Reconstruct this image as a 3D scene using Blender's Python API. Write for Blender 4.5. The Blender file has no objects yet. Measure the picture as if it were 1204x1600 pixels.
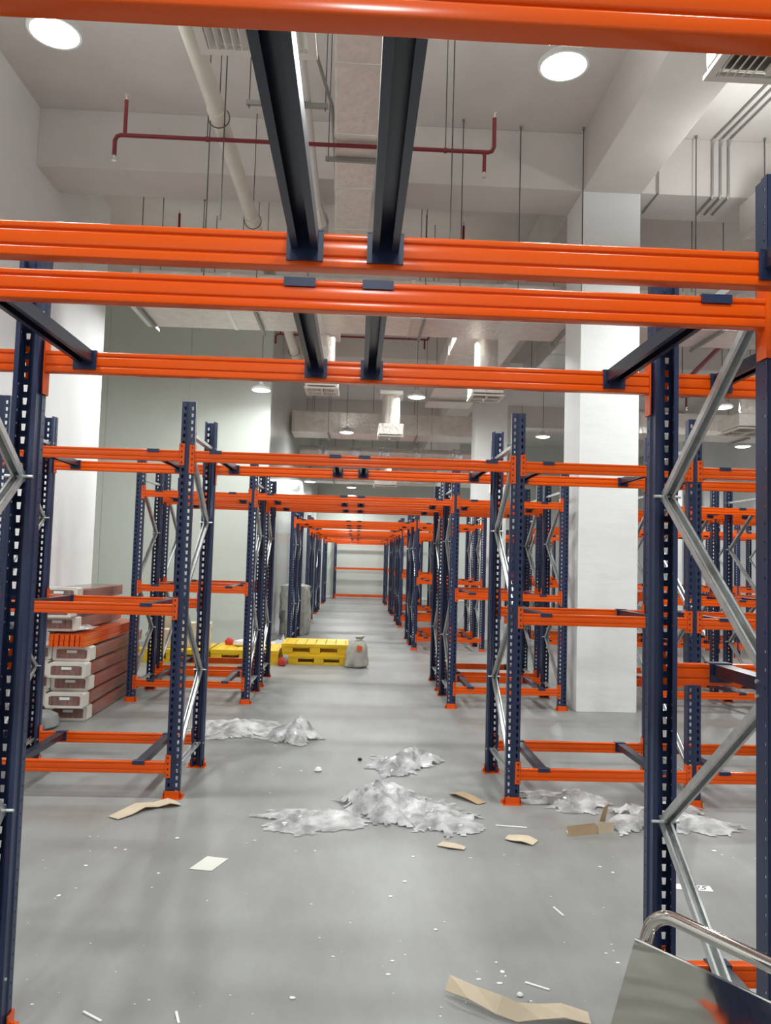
import bpy, bmesh, math, random
from mathutils import Vector, Matrix, noise
S = bpy.context.scene
COL = S.collection
R = math.radians

# ------------------------------------------------------------------ camera, world, exposure, lamp power
YAW, PITCH, ROLL, FPX, EYE = 0.03549, 0.06221, 0.02848, 1216.3, 1.9
cy, sy, cp, sp, cr, sr = math.cos(YAW), math.sin(YAW), math.cos(PITCH), math.sin(PITCH), math.cos(ROLL), math.sin(ROLL)
r0 = Vector((cy, -sy, 0)); f0 = Vector((sy*cp, cy*cp, sp)); u0 = Vector((-sy*sp, -cy*sp, cp))
rt = cr*r0 + sr*u0; up = -sr*r0 + cr*u0
cam_d = bpy.data.cameras.new('camera'); cam = bpy.data.objects.new('camera', cam_d); COL.objects.link(cam)
cam_d.sensor_width = 36.0; cam_d.lens = 36.0*FPX/1600.0; cam_d.clip_start = 0.02; cam_d.clip_end = 200
M = Matrix.Identity(4)
for i in range(3):
    M[i][0] = rt[i]; M[i][1] = up[i]; M[i][2] = -f0[i]
M[2][3] = EYE
cam.matrix_world = M
S.camera = cam
w = bpy.data.worlds.new('world'); S.world = w; w.use_nodes = True
w.node_tree.nodes['Background'].inputs[0].default_value = (0.9, 0.95, 1, 1)
w.node_tree.nodes['Background'].inputs[1].default_value = 0.05
S.view_settings.view_transform = 'Standard'; S.view_settings.look = 'None'
S.view_settings.exposure = -0.28; S.view_settings.gamma = 1.0; S.view_settings.use_curve_mapping = False
LAMP_W = 150.0
LAMP_COL = (0.95, 1.0, 0.98)
UP_FILL = 0.28        # added fill above each lamp to brighten the slab and upper walls

# ------------------------------------------------------------------ materials
MATS = {}
def mat(name, col, rough=0.5, metal=0.0, spec=0.5, coat=0.0, noise_amt=0.0, nscale=6.0, bump=0.0, bscale=40.0, rvar=0.0, stretch=None):
    m = bpy.data.materials.new(name); m.use_nodes = True
    nt = m.node_tree; b = nt.nodes['Principled BSDF']
    b.inputs['Base Color'].default_value = (*col, 1); b.inputs['Roughness'].default_value = rough
    b.inputs['Metallic'].default_value = metal; b.inputs['Specular IOR Level'].default_value = spec
    b.inputs['Coat Weight'].default_value = coat; b.inputs['Coat Roughness'].default_value = 0.12
    tc = nt.nodes.new('ShaderNodeTexCoord'); src = tc.outputs['Object']
    if stretch:
        mp = nt.nodes.new('ShaderNodeMapping'); mp.inputs['Scale'].default_value = stretch
        nt.links.new(src, mp.inputs[0]); src = mp.outputs[0]
    if noise_amt or rvar:
        n = nt.nodes.new('ShaderNodeTexNoise'); n.inputs['Scale'].default_value = nscale
        n.inputs['Detail'].default_value = 6; n.inputs['Roughness'].default_value = 0.6
        nt.links.new(src, n.inputs['Vector'])
        if noise_amt:
            cr_ = nt.nodes.new('ShaderNodeValToRGB')
            cr_.color_ramp.elements[0].position = 0.3; cr_.color_ramp.elements[1].position = 0.7
            cr_.color_ramp.elements[0].color = (*[c*(1-noise_amt) for c in col], 1)
            cr_.color_ramp.elements[1].color = (*[min(1, c*(1+noise_amt)) for c in col], 1)
            nt.links.new(n.outputs['Fac'], cr_.inputs[0]); nt.links.new(cr_.outputs[0], b.inputs['Base Color'])
        if rvar:
            mr = nt.nodes.new('ShaderNodeMapRange'); mr.inputs[3].default_value = rough-rvar; mr.inputs[4].default_value = rough+rvar
            nt.links.new(n.outputs['Fac'], mr.inputs[0]); nt.links.new(mr.outputs[0], b.inputs['Roughness'])
    if bump:
        n2 = nt.nodes.new('ShaderNodeTexNoise'); n2.inputs['Scale'].default_value = bscale; n2.inputs['Detail'].default_value = 4
        nt.links.new(src, n2.inputs['Vector'])
        bp = nt.nodes.new('ShaderNodeBump'); bp.inputs['Strength'].default_value = bump; bp.inputs['Distance'].default_value = 0.02
        nt.links.new(n2.outputs['Fac'], bp.inputs['Height']); nt.links.new(bp.outputs[0], b.inputs['Normal'])
    MATS[name] = m
    return m
def emis(name, col, strength):
    m = bpy.data.materials.new(name); m.use_nodes = True; nt = m.node_tree
    b = nt.nodes['Principled BSDF']; b.inputs['Base Color'].default_value = (0.9, 0.9, 0.9, 1)
    b.inputs['Emission Color'].default_value = (*col, 1); b.inputs['Emission Strength'].default_value = strength
    MATS[name] = m; return m
def film(name, col, opac, rough=0.12, bscale=14.0, bstr=0.35):
    """thin clear plastic: mostly lets light through, scatters a little, glints"""
    m = bpy.data.materials.new(name); m.use_nodes = True; nt = m.node_tree
    nt.nodes.remove(nt.nodes['Principled BSDF']); out = nt.nodes['Material Output']
    N = lambda t: nt.nodes.new(t); Lk = nt.links.new
    tr = N('ShaderNodeBsdfTransparent'); tr.inputs[0].default_value = (0.985, 0.985, 0.985, 1)
    df = N('ShaderNodeBsdfDiffuse'); df.inputs[0].default_value = (*col, 1)
    tl = N('ShaderNodeBsdfTranslucent'); tl.inputs[0].default_value = (*col, 1)
    gl = N('ShaderNodeBsdfGlossy'); gl.inputs['Roughness'].default_value = rough
    tc = N('ShaderNodeTexCoord'); n = N('ShaderNodeTexNoise'); n.inputs['Scale'].default_value = bscale; n.inputs['Detail'].default_value = 5; n.inputs['Roughness'].default_value = 0.65
    Lk(tc.outputs['Object'], n.inputs['Vector'])
    bp = N('ShaderNodeBump'); bp.inputs['Strength'].default_value = bstr; bp.inputs['Distance'].default_value = 0.03
    Lk(n.outputs['Fac'], bp.inputs['Height'])
    Lk(bp.outputs[0], gl.inputs['Normal'])
    dt = N('ShaderNodeMixShader'); dt.inputs[0].default_value = 0.15; Lk(df.outputs[0], dt.inputs[1]); Lk(tl.outputs[0], dt.inputs[2])
    nb = N('ShaderNodeTexNoise'); nb.inputs['Scale'].default_value = bscale*.2; nb.inputs['Detail'].default_value = 3; Lk(tc.outputs['Object'], nb.inputs['Vector'])
    mr = N('ShaderNodeMapRange'); mr.inputs[1].default_value = 0.35; mr.inputs[2].default_value = 0.68
    mr.inputs[3].default_value = opac*0.5; mr.inputs[4].default_value = min(1, opac*1.7); Lk(nb.outputs['Fac'], mr.inputs[0])
    m1 = N('ShaderNodeMixShader'); Lk(mr.outputs[0], m1.inputs[0]); Lk(tr.outputs[0], m1.inputs[1]); Lk(dt.outputs[0], m1.inputs[2])
    lw = N('ShaderNodeFresnel'); lw.inputs[0].default_value = 1.55; Lk(bp.outputs[0], lw.inputs['Normal'])
    m2 = N('ShaderNodeMixShader'); Lk(lw.outputs[0], m2.inputs[0]); Lk(m1.outputs[0], m2.inputs[1]); Lk(gl.outputs[0], m2.inputs[2])
    Lk(m2.outputs[0], out.inputs[0])
    MATS[name] = m; return m

ORANGE = mat('orange_paint', (0.75, 0.092, 0.004), 0.17, spec=0.34)
NAVY = mat('navy_paint', (0.018, 0.030, 0.080), 0.32, spec=0.45)
BARM = mat('dark_navy_paint', (0.014, 0.019, 0.040), 0.28, spec=0.5)
GALV = mat('galvanised_steel', (0.62, 0.65, 0.65), 0.42, metal=0.9, noise_amt=0.12, nscale=25)
BOLT = mat('zinc_bolt', (0.7, 0.7, 0.68), 0.3, metal=1.0)
STEEL = mat('polished_stainless', (0.62, 0.60, 0.56), 0.07, metal=1.0)
STEELP = mat('mirror_stainless', (0.70, 0.68, 0.62), 0.035, metal=1.0, bump=0.03, bscale=3.0)
WHITEW = mat('white_wall_paint', (0.88, 0.87, 0.875), 0.6, noise_amt=0.03, nscale=1.5)
CONC = mat('painted_concrete', (0.66, 0.615, 0.585), 0.8, noise_amt=0.05, nscale=1.3, bump=0.15, bscale=7)
COLM = mat('white_plaster', (0.80, 0.80, 0.79), 0.6, noise_amt=0.03, nscale=2.0, bump=0.35, bscale=2.6, stretch=(1, 1, 2.2))
BEIGE = mat('beige_panel', (0.62, 0.655, 0.605), 0.28, spec=0.5, noise_amt=0.03, nscale=0.8)
GREYP = mat('grey_glossy_panel', (0.55, 0.57, 0.55), 0.18, spec=0.6)
FOIL = mat('foil_insulation', (0.76, 0.70, 0.65), 0.34, metal=0.45, noise_amt=0.10, nscale=5, bump=0.6, bscale=16)
FOILB = mat('bright_foil', (0.80, 0.80, 0.80), 0.22, metal=0.7, noise_amt=0.08, nscale=6, bump=0.7, bscale=12)
TAPE = mat('foil_tape', (0.72, 0.70, 0.66), 0.3, metal=0.6)
STRUT = mat('grey_strut', (0.33, 0.33, 0.32), 0.45, metal=0.7)
RODM = mat('threaded_rod', (0.10, 0.10, 0.10), 0.5, metal=0.6)
REDP = mat('red_sprinkler_paint', (0.20, 0.012, 0.020), 0.4)
PVC = mat('cream_pvc', (0.70, 0.66, 0.57), 0.4, noise_amt=0.05, nscale=4)
WPIPE = mat('white_pipe', (0.74, 0.72, 0.70), 0.4)
GRILLE = mat('cream_grille', (0.76, 0.74, 0.68), 0.45)
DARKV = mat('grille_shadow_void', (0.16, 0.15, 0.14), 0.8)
LENS = emis('lamp_lens', (0.97, 1.0, 0.97), 14.0)
LAMPH = mat('lamp_housing', (0.75, 0.75, 0.73), 0.4)
CARD = mat('brown_cardboard', (0.46, 0.33, 0.20), 0.8, noise_amt=0.08, nscale=8)
CARDP = mat('pale_cardboard', (0.60, 0.50, 0.37), 0.8, noise_amt=0.06, nscale=8)
CARDW = mat('pale_carton', (0.66, 0.60, 0.48), 0.75, noise_amt=0.04, nscale=6)
PAPER = mat('white_paper', (0.82, 0.82, 0.80), 0.6)
CREAMP = mat('cream_paper', (0.74, 0.73, 0.67), 0.6)
INK = mat('black_ink', (0.05, 0.05, 0.055), 0.6)
YEL = mat('yellow_plastic', (0.86, 0.56, 0.012), 0.38, noise_amt=0.04, nscale=5)
SACK = mat('grey_sack_cloth', (0.42, 0.41, 0.36), 0.55, noise_amt=0.12, nscale=9, bump=0.6, bscale=14)
SACKG = mat('grey_wrap', (0.46, 0.46, 0.42), 0.35, noise_amt=0.2, nscale=7, bump=0.9, bscale=9)
TARP = mat('grey_tarp', (0.30, 0.31, 0.30), 0.4, noise_amt=0.15, nscale=9, bump=0.7, bscale=12)
REDC = mat('red_plastic', (0.60, 0.05, 0.03), 0.4, noise_amt=0.1)
WBAG = mat('white_plastic_bag', (0.78, 0.78, 0.78), 0.3, noise_amt=0.06, bump=0.6, bscale=10)
FOAM = mat('white_foam_wrap', (0.68, 0.64, 0.58), 0.6, noise_amt=0.08, nscale=9, bump=0.5, bscale=15)
BLUE = mat('blue_print', (0.03, 0.17, 0.48), 0.5)
BLACK = mat('black_rubber', (0.02, 0.02, 0.02), 0.6)
FILM = film('clear_film', (1.0, 1.0, 1.0), 0.50, rough=0.09, bscale=34.0, bstr=1.0)
FILMP = film('stack_film', (0.66, 0.54, 0.50), 0.22, rough=0.15, bscale=9)
# floor: power-floated concrete with soft mottling, trowel streaks, a few pale scuffs
FLOOR = mat('concrete_floor', (0.40, 0.405, 0.39), 0.42, spec=0.45)
nt = FLOOR.node_tree; b = nt.nodes['Principled BSDF']; tc = nt.nodes.new('ShaderNodeTexCoord')
def tex(scale, detail, rough, strv=None):
    n = nt.nodes.new('ShaderNodeTexNoise'); n.inputs['Scale'].default_value = scale; n.inputs['Detail'].default_value = detail; n.inputs['Roughness'].default_value = rough
    if strv:
        mp = nt.nodes.new('ShaderNodeMapping'); mp.inputs['Scale'].default_value = strv; mp.inputs['Rotation'].default_value = (0, 0, 0.4)
        nt.links.new(tc.outputs['Object'], mp.inputs[0]); nt.links.new(mp.outputs[0], n.inputs['Vector'])
    else: nt.links.new(tc.outputs['Object'], n.inputs['Vector'])
    return n
n1 = tex(0.9, 8, 0.62); n2 = tex(5.0, 6, 0.7, (1, 0.25, 1)); n3 = tex(2.3, 10, 0.75, (0.5, 2.2, 1))
ra = nt.nodes.new('ShaderNodeValToRGB'); e = ra.color_ramp.elements
e[0].position = 0.28; e[0].color = (0.222, 0.222, 0.212, 1); e[1].position = 0.72; e[1].color = (0.292, 0.298, 0.290, 1)
nt.links.new(n1.outputs['Fac'], ra.inputs[0])
mx = nt.nodes.new('ShaderNodeMix'); mx.data_type = 'RGBA'; mx.blend_type = 'OVERLAY'; mx.inputs[0].default_value = 0.22
nt.links.new(ra.outputs[0], mx.inputs[6]); nt.links.new(n2.outputs['Fac'], mx.inputs[7])
rs = nt.nodes.new('ShaderNodeValToRGB'); e = rs.color_ramp.elements
e[0].position = 0.66; e[0].color = (0, 0, 0, 1); e[1].position = 0.74; e[1].color = (0.35, 0.35, 0.35, 1)
nt.links.new(n3.outputs['Fac'], rs.inputs[0])
mx2 = nt.nodes.new('ShaderNodeMix'); mx2.data_type = 'RGBA'; nt.links.new(rs.outputs[0], mx2.inputs[0])
nt.links.new(mx.outputs[2], mx2.inputs[6]); mx2.inputs[7].default_value = (0.38, 0.375, 0.355, 1)
nt.links.new(mx2.outputs[2], b.inputs['Base Color'])
mr = nt.nodes.new('ShaderNodeMapRange'); mr.inputs[3].default_value = 0.30; mr.inputs[4].default_value = 0.52
nt.links.new(n1.outputs['Fac'], mr.inputs[0]); nt.links.new(mr.outputs[0], b.inputs['Roughness'])

# ------------------------------------------------------------------ mesh helpers
class MB:
    """collects shapes, builds ONE mesh"""
    def __init__(self): self.v = []; self.f = []; self.mi = []; self.cur = 0
    def add(self, vs, fs):
        o = len(self.v); self.v += [tuple(p) for p in vs]
        for f in fs: self.f.append([i+o for i in f]); self.mi.append(self.cur)
        return self
    def box(self, x0, x1, y0, y1, z0, z1):
        vs = [(x, y, z) for z in (z0, z1) for y in (y0, y1) for x in (x0, x1)]
        return self.add(vs, [(0, 2, 3, 1), (4, 5, 7, 6), (0, 1, 5, 4), (2, 6, 7, 3), (0, 4, 6, 2), (1, 3, 7, 5)])
    def prism(self, poly, axis, a, b_, flip=False):
        """extrude a closed 2-D outline along axis ('x': pts are (y,z); 'y': (x,z); 'z': (x,y))"""
        def P(p, t): return {'x': (t, p[0], p[1]), 'y': (p[0], t, p[1]), 'z': (p[0], p[1], t)}[axis]
        n = len(poly); vs = [P(p, a) for p in poly] + [P(p, b_) for p in poly]
        fs = [(i, (i+1) % n, (i+1) % n + n, i+n) for i in range(n)] + [tuple(range(n-1, -1, -1)), tuple(range(n, 2*n))]
        return self.add(vs, fs)
    def tube(self, pts, r, n=10, caps=True):
        pts = [Vector(p) for p in pts]; rings = []
        rr = r if isinstance(r, (list, tuple)) else [r]*len(pts)
        ref = None
        for i, p in enumerate(pts):
            d = (pts[min(i+1, len(pts)-1)] - pts[max(i-1, 0)]).normalized()
            if ref is None:
                ref = Vector((0, 0, 1)) if abs(d.z) < 0.9 else Vector((1, 0, 0))
            a = d.cross(ref).normalized(); b2 = a.cross(d).normalized(); ref = b2
            rings.append([p + rr[i]*(math.cos(2*math.pi*k/n)*a + math.sin(2*math.pi*k/n)*b2) for k in range(n)])
        vs = [q for ring in rings for q in ring]; fs = []
        for i in range(len(pts)-1):
            for k in range(n):
                fs.append((i*n+k, i*n+(k+1) % n, (i+1)*n+(k+1) % n, (i+1)*n+k))
        if caps: fs += [tuple(range(n-1, -1, -1)), tuple(range((len(pts)-1)*n, len(pts)*n))]
        return self.add(vs, fs)
    def lathe(self, prof, n=24, c=(0, 0, 0)):
        vs = []; fs = []
        for r, z in prof:
            for k in range(n): vs.append((c[0]+r*math.cos(2*math.pi*k/n), c[1]+r*math.sin(2*math.pi*k/n), c[2]+z))
        for i in range(len(prof)-1):
            for k in range(n): fs.append((i*n+k, i*n+(k+1) % n, (i+1)*n+(k+1) % n, (i+1)*n+k))
        fs += [tuple(range(n-1, -1, -1)), tuple(range((len(prof)-1)*n, len(prof)*n))]
        return self.add(vs, fs)
    def mesh(self, name, mats, smooth=False, bevel=0.0, recalc=True, solid=0.0):
        me = bpy.data.meshes.new(name); me.from_pydata(self.v, [], self.f)
        for m in (mats if isinstance(mats, (list, tuple)) else [mats]): me.materials.append(m)
        for p, k in zip(me.polygons, self.mi): p.material_index = k
        bm = bmesh.new(); bm.from_mesh(me)
        if recalc: bmesh.ops.recalc_face_normals(bm, faces=bm.faces)
        if solid: bmesh.ops.solidify(bm, geom=bm.faces[:], thickness=solid)
        if bevel:
            es = [e_ for e_ in bm.edges if len(e_.link_faces) == 2 and e_.calc_face_angle(0) > 0.6]
            bmesh.ops.bevel(bm, geom=es, offset=bevel, segments=2, affect='EDGES', profile=0.6)
        bm.to_mesh(me); bm.free()
        if smooth:
            me.polygons.foreach_set('use_smooth', [True]*len(me.polygons))
            try: me.set_sharp_from_angle(angle=R(40))
            except Exception: pass
        me.update(); return me
def link(name, me, parent=None, loc=(0, 0, 0), rot=(0, 0, 0)):
    o = bpy.data.objects.new(name, me); COL.objects.link(o)
    o.location = loc; o.rotation_euler = rot
    if parent: o.parent = parent
    return o
def tag(o, label, cat, group=None):
    o['label'] = label; o['category'] = cat
    if group: o['group'] = group
    return o
def thing(name, label, cat, loc=(0, 0, 0), rz=0.0, group=None):
    return tag(link(name, None, None, loc, (0, 0, rz)), label, cat, group)
def struct(name, me, loc=(0, 0, 0)):
    o = link(name, me, None, loc); o['kind'] = 'structure'; return o
def boxm(name, m, *a, bevel=0.0): return MB().box(*a).mesh(name, m, bevel=bevel)

# ------------------------------------------------------------------ the room
ZC = 7.8; XR_ = 14.0; YE = 38.6; YB = -6.0
struct('floor', boxm('floor', FLOOR, -8.5, XR_+.3, YB-.3, YE+.3, -0.3, 0.0))
struct('ceiling', boxm('ceiling', CONC, -8.5, XR_+.3, YB-.3, YE+.3, ZC, ZC+.25))
struct('wall_left', boxm('wall_left', WHITEW, -4.65, -4.4, YB, 13.2, 0, ZC))
struct('wall_rear', boxm('wall_rear', WHITEW, -4.4, XR_, YB-.25, YB, 0, ZC))
struct('wall_right', boxm('wall_right', WHITEW, XR_, XR_+.25, YB, YE, 0, ZC))
struct('wall_recess', boxm('wall_recess', WHITEW, -7.6, -7.4, 13.0, 17.2, 0, ZC))
struct('wall_return', boxm('wall_return', WHITEW, -7.4, -4.65, 13.0, 13.2, 0, ZC))
def panelled(name, m, p0, p1, n, inward, z1):
    """wall of sandwich panels with recessed joints; each panel is a part"""
    p0 = Vector(p0); p1 = Vector(p1); d = (p1-p0)/n; L = d.length; ang = math.atan2(d.y, d.x)
    back = MB().box(0, (p1-p0).length, 0.012, 0.15, 0, z1).mesh(name, MATS['grille_shadow_void'] if False else m)
    o = link(name, back, None, (p0.x, p0.y, 0), (0, 0, ang)); o['kind'] = 'structure'
    me = MB().box(0.004, L-0.004, 0.0, 0.014, 0, z1).mesh('panel', m, bevel=0.003)
    for i in range(n): link('panel', me, o, (i*L, 0, 0))
    return o
panelled('wall_facing', BEIGE, (-7.4, 17.2), (-2.0, 17.2), 3, 1, ZC)           # beige cold-room wall
panelled('wall_aisle', GREYP, (-2.02, 17.2), (-2.02, YE), 18, 1, ZC) if False else None
def side_panels():
    n = 18; L = (YE-17.36)/n
    o = struct('wall_aisle', MB().box(-2.16, -2.014, 17.36, YE, 0, ZC).mesh('wall_aisle', GREYP))
    me = MB().box(-0.016, 0.0, 0.004, L-.004, 0, ZC).mesh('panel', GREYP, bevel=0.003)
    for i in range(n): link('panel', me, o, (-2.0, 17.36+i*L, 0))
side_panels()
def end_panels():
    n = 14; x0 = -2.0; L = (XR_-x0)/n
    o = struct('wall_end', MB().box(x0, XR_, YE+.014, YE+.2, 0, ZC).mesh('wall_end', BEIGE))
    me = MB().box(0.004, L-.004, 0.0, .016, 0, ZC).mesh('panel', BEIGE, bevel=0.003)
    for i in range(n): link('panel', me, o, (x0+i*L, YE, 0))
end_panels()
struct('trim_end', boxm('trim_end', WHITEW, -2.0, XR_, YE-.05, YE, 0, 0.10, bevel=.01))
# columns and beams
for i, yc in enumerate((1.0, 10.2, 19.4, 28.6)):
    for k, xc in enumerate((2.92, 12.1)):
        if yc == 1.0: continue
        struct('column', boxm('column', COLM, xc, xc+.8, yc, yc+.78, 0, 7.0, bevel=.008))
    struct('beam_cross', boxm('beam_cross', CONC, -4.4 if yc < 13 else -2.0, XR_, yc+.0, yc+.78, 7.0, ZC, bevel=.01))
for k, xc in enumerate((2.92, 12.1)):
    struct('beam_long', boxm('beam_long', CONC, xc, xc+.8, YB, YE, 6.985, ZC, bevel=.01))

# ------------------------------------------------------------------ lamps
def lamp(x, y, z, label, r=0.21, power=1.0):
    t = thing('bay_lamp', label, 'lamp', (x, y, z), group='round ceiling lamps')
    h = MB().lathe([(r*.98, 0.0), (r, .012), (r, .035), (r*.86, .06), (r*.45, .10), (.05, .13), (.045, .17)], 28).mesh('housing', LAMPH, smooth=True)
    link('housing', h, t)
    l = MB().lathe([(r*.3, -.022), (r*.7, -.014), (r*.93, .004), (r*.93, .006)], 28).mesh('lens', LENS, smooth=True)
    link('lens', l, t)
    link('hanging_cable', MB().tube([(0, 0, .16), (0, 0, ZC-z)], .007, 6).mesh('hanging_cable', RODM), t)
    ld = bpy.data.lights.new('lamp_light', 'AREA'); ld.shape = 'DISK'; ld.size = r*1.8; ld.energy = LAMP_W*power; ld.color = LAMP_COL
    link('lamp_light', ld, t, (0, 0, -.03))
    lu = bpy.data.lights.new('slab_fill_light', 'AREA'); lu.shape = 'DISK'; lu.size = r*1.6; lu.energy = LAMP_W*power*UP_FILL*(1.0 if z > 5.9 and y < 12 else 0.06); lu.color = LAMP_COL  # added upward fill, not a lamp part
    link('slab_fill_light', lu, t, (0, 0, .20), (math.pi, 0, 0))
LN = [(-2.52, 6.03, 6.0, 'lit round lamp over the white left wall, under the topmost beam'),
      (1.58, 6.12, 6.0, 'brightest round lamp, right of the two overhead dark bars'),
      (-2.05, 15.83, 5.3, 'round lamp at the top right corner of the beige wall', .21, .45),
      (1.25, 17.38, 5.6, 'round lamp left of the second column, just under the third orange beam'),
      (-0.38, 21.39, 5.4, 'round lamp on a long cable above the aisle, before the silver ducts'),
      (7.34, 15.43, 5.2, 'round lamp in front of a vertical silver duct, far right'),
      (10.2, 20.26, 5.2, 'small round lamp by the dark wall strip, far right'),
      (-1.73, 27.52, 4.6, 'small distant lamp by the grey aisle wall, left of two low ones'),
      (-0.30, 32.48, 4.9, 'small distant lamp over the aisle, right of two low ones'),
      (4.75, 8.6, 6.0, 'round lamp hidden behind the overhead beams beside the first column'),
      (-2.6, 13.3, 6.0, 'round lamp hidden behind the overhead beams on the left'),
      (1.2, 13.3, 6.0, 'round lamp hidden behind the overhead beams over the aisle'),
      (-2.5, 0.2, 6.0, 'round lamp over the near left, out of the picture'),
      (1.6, 0.2, 6.0, 'round lamp over the near middle, out of the picture'),
      (5.7, 2.5, 6.0, 'round lamp over the near right, out of the picture'),
      (9.6, 8.0, 6.0, 'round lamp over the right hand racks, out of the picture'),
      (0.0, -4.0, 6.0, 'round lamp behind the viewer'),
      (5.0, 21.0, 5.4, 'round lamp hidden behind the second column'),
      (1.3, 26.5, 5.4, 'round lamp far down the aisle behind the ducts'),
      (6.0, 28.5, 5.4, 'round lamp far down on the right behind the racks'),
      (-0.3, 36.6, 4.9, 'round lamp close to the end wall'),
      (5.5, 35.5, 5.0, 'round lamp at the far right end'),
      (11.5, 14.0, 5.6, 'round lamp by the right wall, out of the picture'),
      (10.5, 30.0, 5.4, 'round lamp in the far right corner')]
for a in LN: lamp(*a)

# ------------------------------------------------------------------ rack parts (shared meshes)
PH = 3.13            # upright height
PITCH_S = 0.055
def post_mesh(far=False):
    m = MB()
    xs = [-.055, -.040, -.021, -.010, .010, .021, .040, .055]
    zs = [0.0]; kind = []
    z = 0.035
    while z+.03 < PH:
        zs += [z, z+.029]; z += PITCH_S
    zs.append(PH)
    rows = []
    for k, zz in enumerate(zs):
        row = []
        for j, x in enumerate(xs):
            xx = x
            if 0 < k < len(zs)-1 and k % 2 == 1:      # slot bottoms are narrower
                if j in (1, 5): xx = x+.002
                if j in (2, 6): xx = x-.002
            row.append((xx, .006 if j in (3, 4) else 0.0, zz))
        rows.append(row)
    vs = [p for r_ in rows for p in r_]; n = len(xs); fs = []
    for k in range(len(zs)-1):
        for j in range(n-1):
            if k % 2 == 1 and j in (1, 5): continue
            fs.append((k*n+j, k*n+j+1, (k+1)*n+j+1, (k+1)*n+j))
    web = MB().add(vs, fs).mesh('web', NAVY, solid=0.0025, recalc=False)
    bm = bmesh.new(); bm.from_mesh(web)
    fl = MB()
    if far:
        for s_ in (-1, 1):
            o = [(.055, 0), (.055, .036), (.049, .043), (.049, .083), (.030, .083), (.030, .0805), (.0465, .0805), (.0465, .042), (.0525, .035), (.0525, 0)]
            fl.prism([(s_*x, y) for x, y in o], 'z', 0, PH)
    else:
        pr = [(.055, 0), (.055, .0145), (.055, .0215), (.055, .036), (.049, .043), (.049, .083), (.030, .083)]
        zz_ = [0.0]; z = .06
        while z+.01 < PH: zz_ += [z, z+.009]; z += PITCH_S
        zz_.append(PH); npr = len(pr)
        for s_ in (-1, 1):
            vs = [(s_*x, y, q) for q in zz_ for x, y in pr]; fs = []
            for k in range(len(zz_)-1):
                for jj in range(npr-1):
                    if k % 2 == 1 and jj == 1: continue
                    q = (k*npr+jj, k*npr+jj+1, (k+1)*npr+jj+1, (k+1)*npr+jj)
                    fs.append(q if s_ > 0 else tuple(reversed(q)))
            tmp = MB().add(vs, fs).mesh('flange', NAVY, solid=.0022, recalc=False)
            bm.from_mesh(tmp)
    if far:
        fl.cur = 1; fl.box(-.068, .068, -.012, -.003, 0, .055); fl.box(-.078, .078, -.022, .105, 0, .004)
    if far: bm.from_mesh(fl.mesh('flange', [NAVY, ORANGE]))
    me = bpy.data.meshes.new('upright_post'); bm.to_mesh(me); bm.free()
    me.materials.append(NAVY)
    if far: me.materials.append(ORANGE)
    return me
POST = post_mesh(); POSTF = post_mesh(True)
bp_ = MB().box(-.064, .064, -.009, -.003, 0, .06).box(-.064, -.058, -.009, .05, 0, .06).box(.058, .064, -.009, .05, 0, .06).box(-.078, .078, -.022, .105, 0, .004)
bp_.tube([(-.071, .03, 0), (-.071, .03, .03)], .007, 8).tube([(.071, .03, 0), (.071, .03, .03)], .007, 8)
BASE = bp_.mesh('base_plate', ORANGE)
def brace_mesh(L):
    m = MB(); m.prism([(-.023, 0), (.023, 0), (.023, .028), (.0205, .028), (.0205, .0025), (-.0205, .0025), (-.0205, .028), (-.023, .028)], 'y', 0, L)
    m.prism([(-.023, .026), (-.012, .026), (-.012, .028), (-.023, .028)], 'y', 0, L)
    m.prism([(.023, .026), (.012, .026), (.012, .028), (.023, .028)], 'y', 0, L)
    for yb in (.018, L-.018): m.tube([(-.0565, yb, .014), (.0565, yb, .014)], .0065, 8)
    return m.mesh('diagonal_brace', GALV)
def beam_profile():
    """outer face with two pressed grooves and rounded shoulders, mirrored on the inner face"""
    def arc(c, r, a0, a1, n=4): return [(c[0]+r*math.cos(R(a0+(a1-a0)*k/n)), c[1]+r*math.sin(R(a0+(a1-a0)*k/n))) for k in range(n+1)]
    left = arc((.004, .004), .004, 270, 180)
    for zg in (.027, .069):
        left += arc((.003, zg-.0045), .003, 180, 110, 3) + [(.0055, zg), (.0055, zg+.003)] + arc((.005, zg+.0085), .005, 240, 180, 3)
    left += arc((.004, .086), .004, 180, 90)
    right = [(.045-y, z) for y, z in reversed(left)]
    return left+right
PROF = beam_profile()
CACHE = {}
def cached(key, fn):
    if key not in CACHE: CACHE[key] = fn()
    return CACHE[key]
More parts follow.
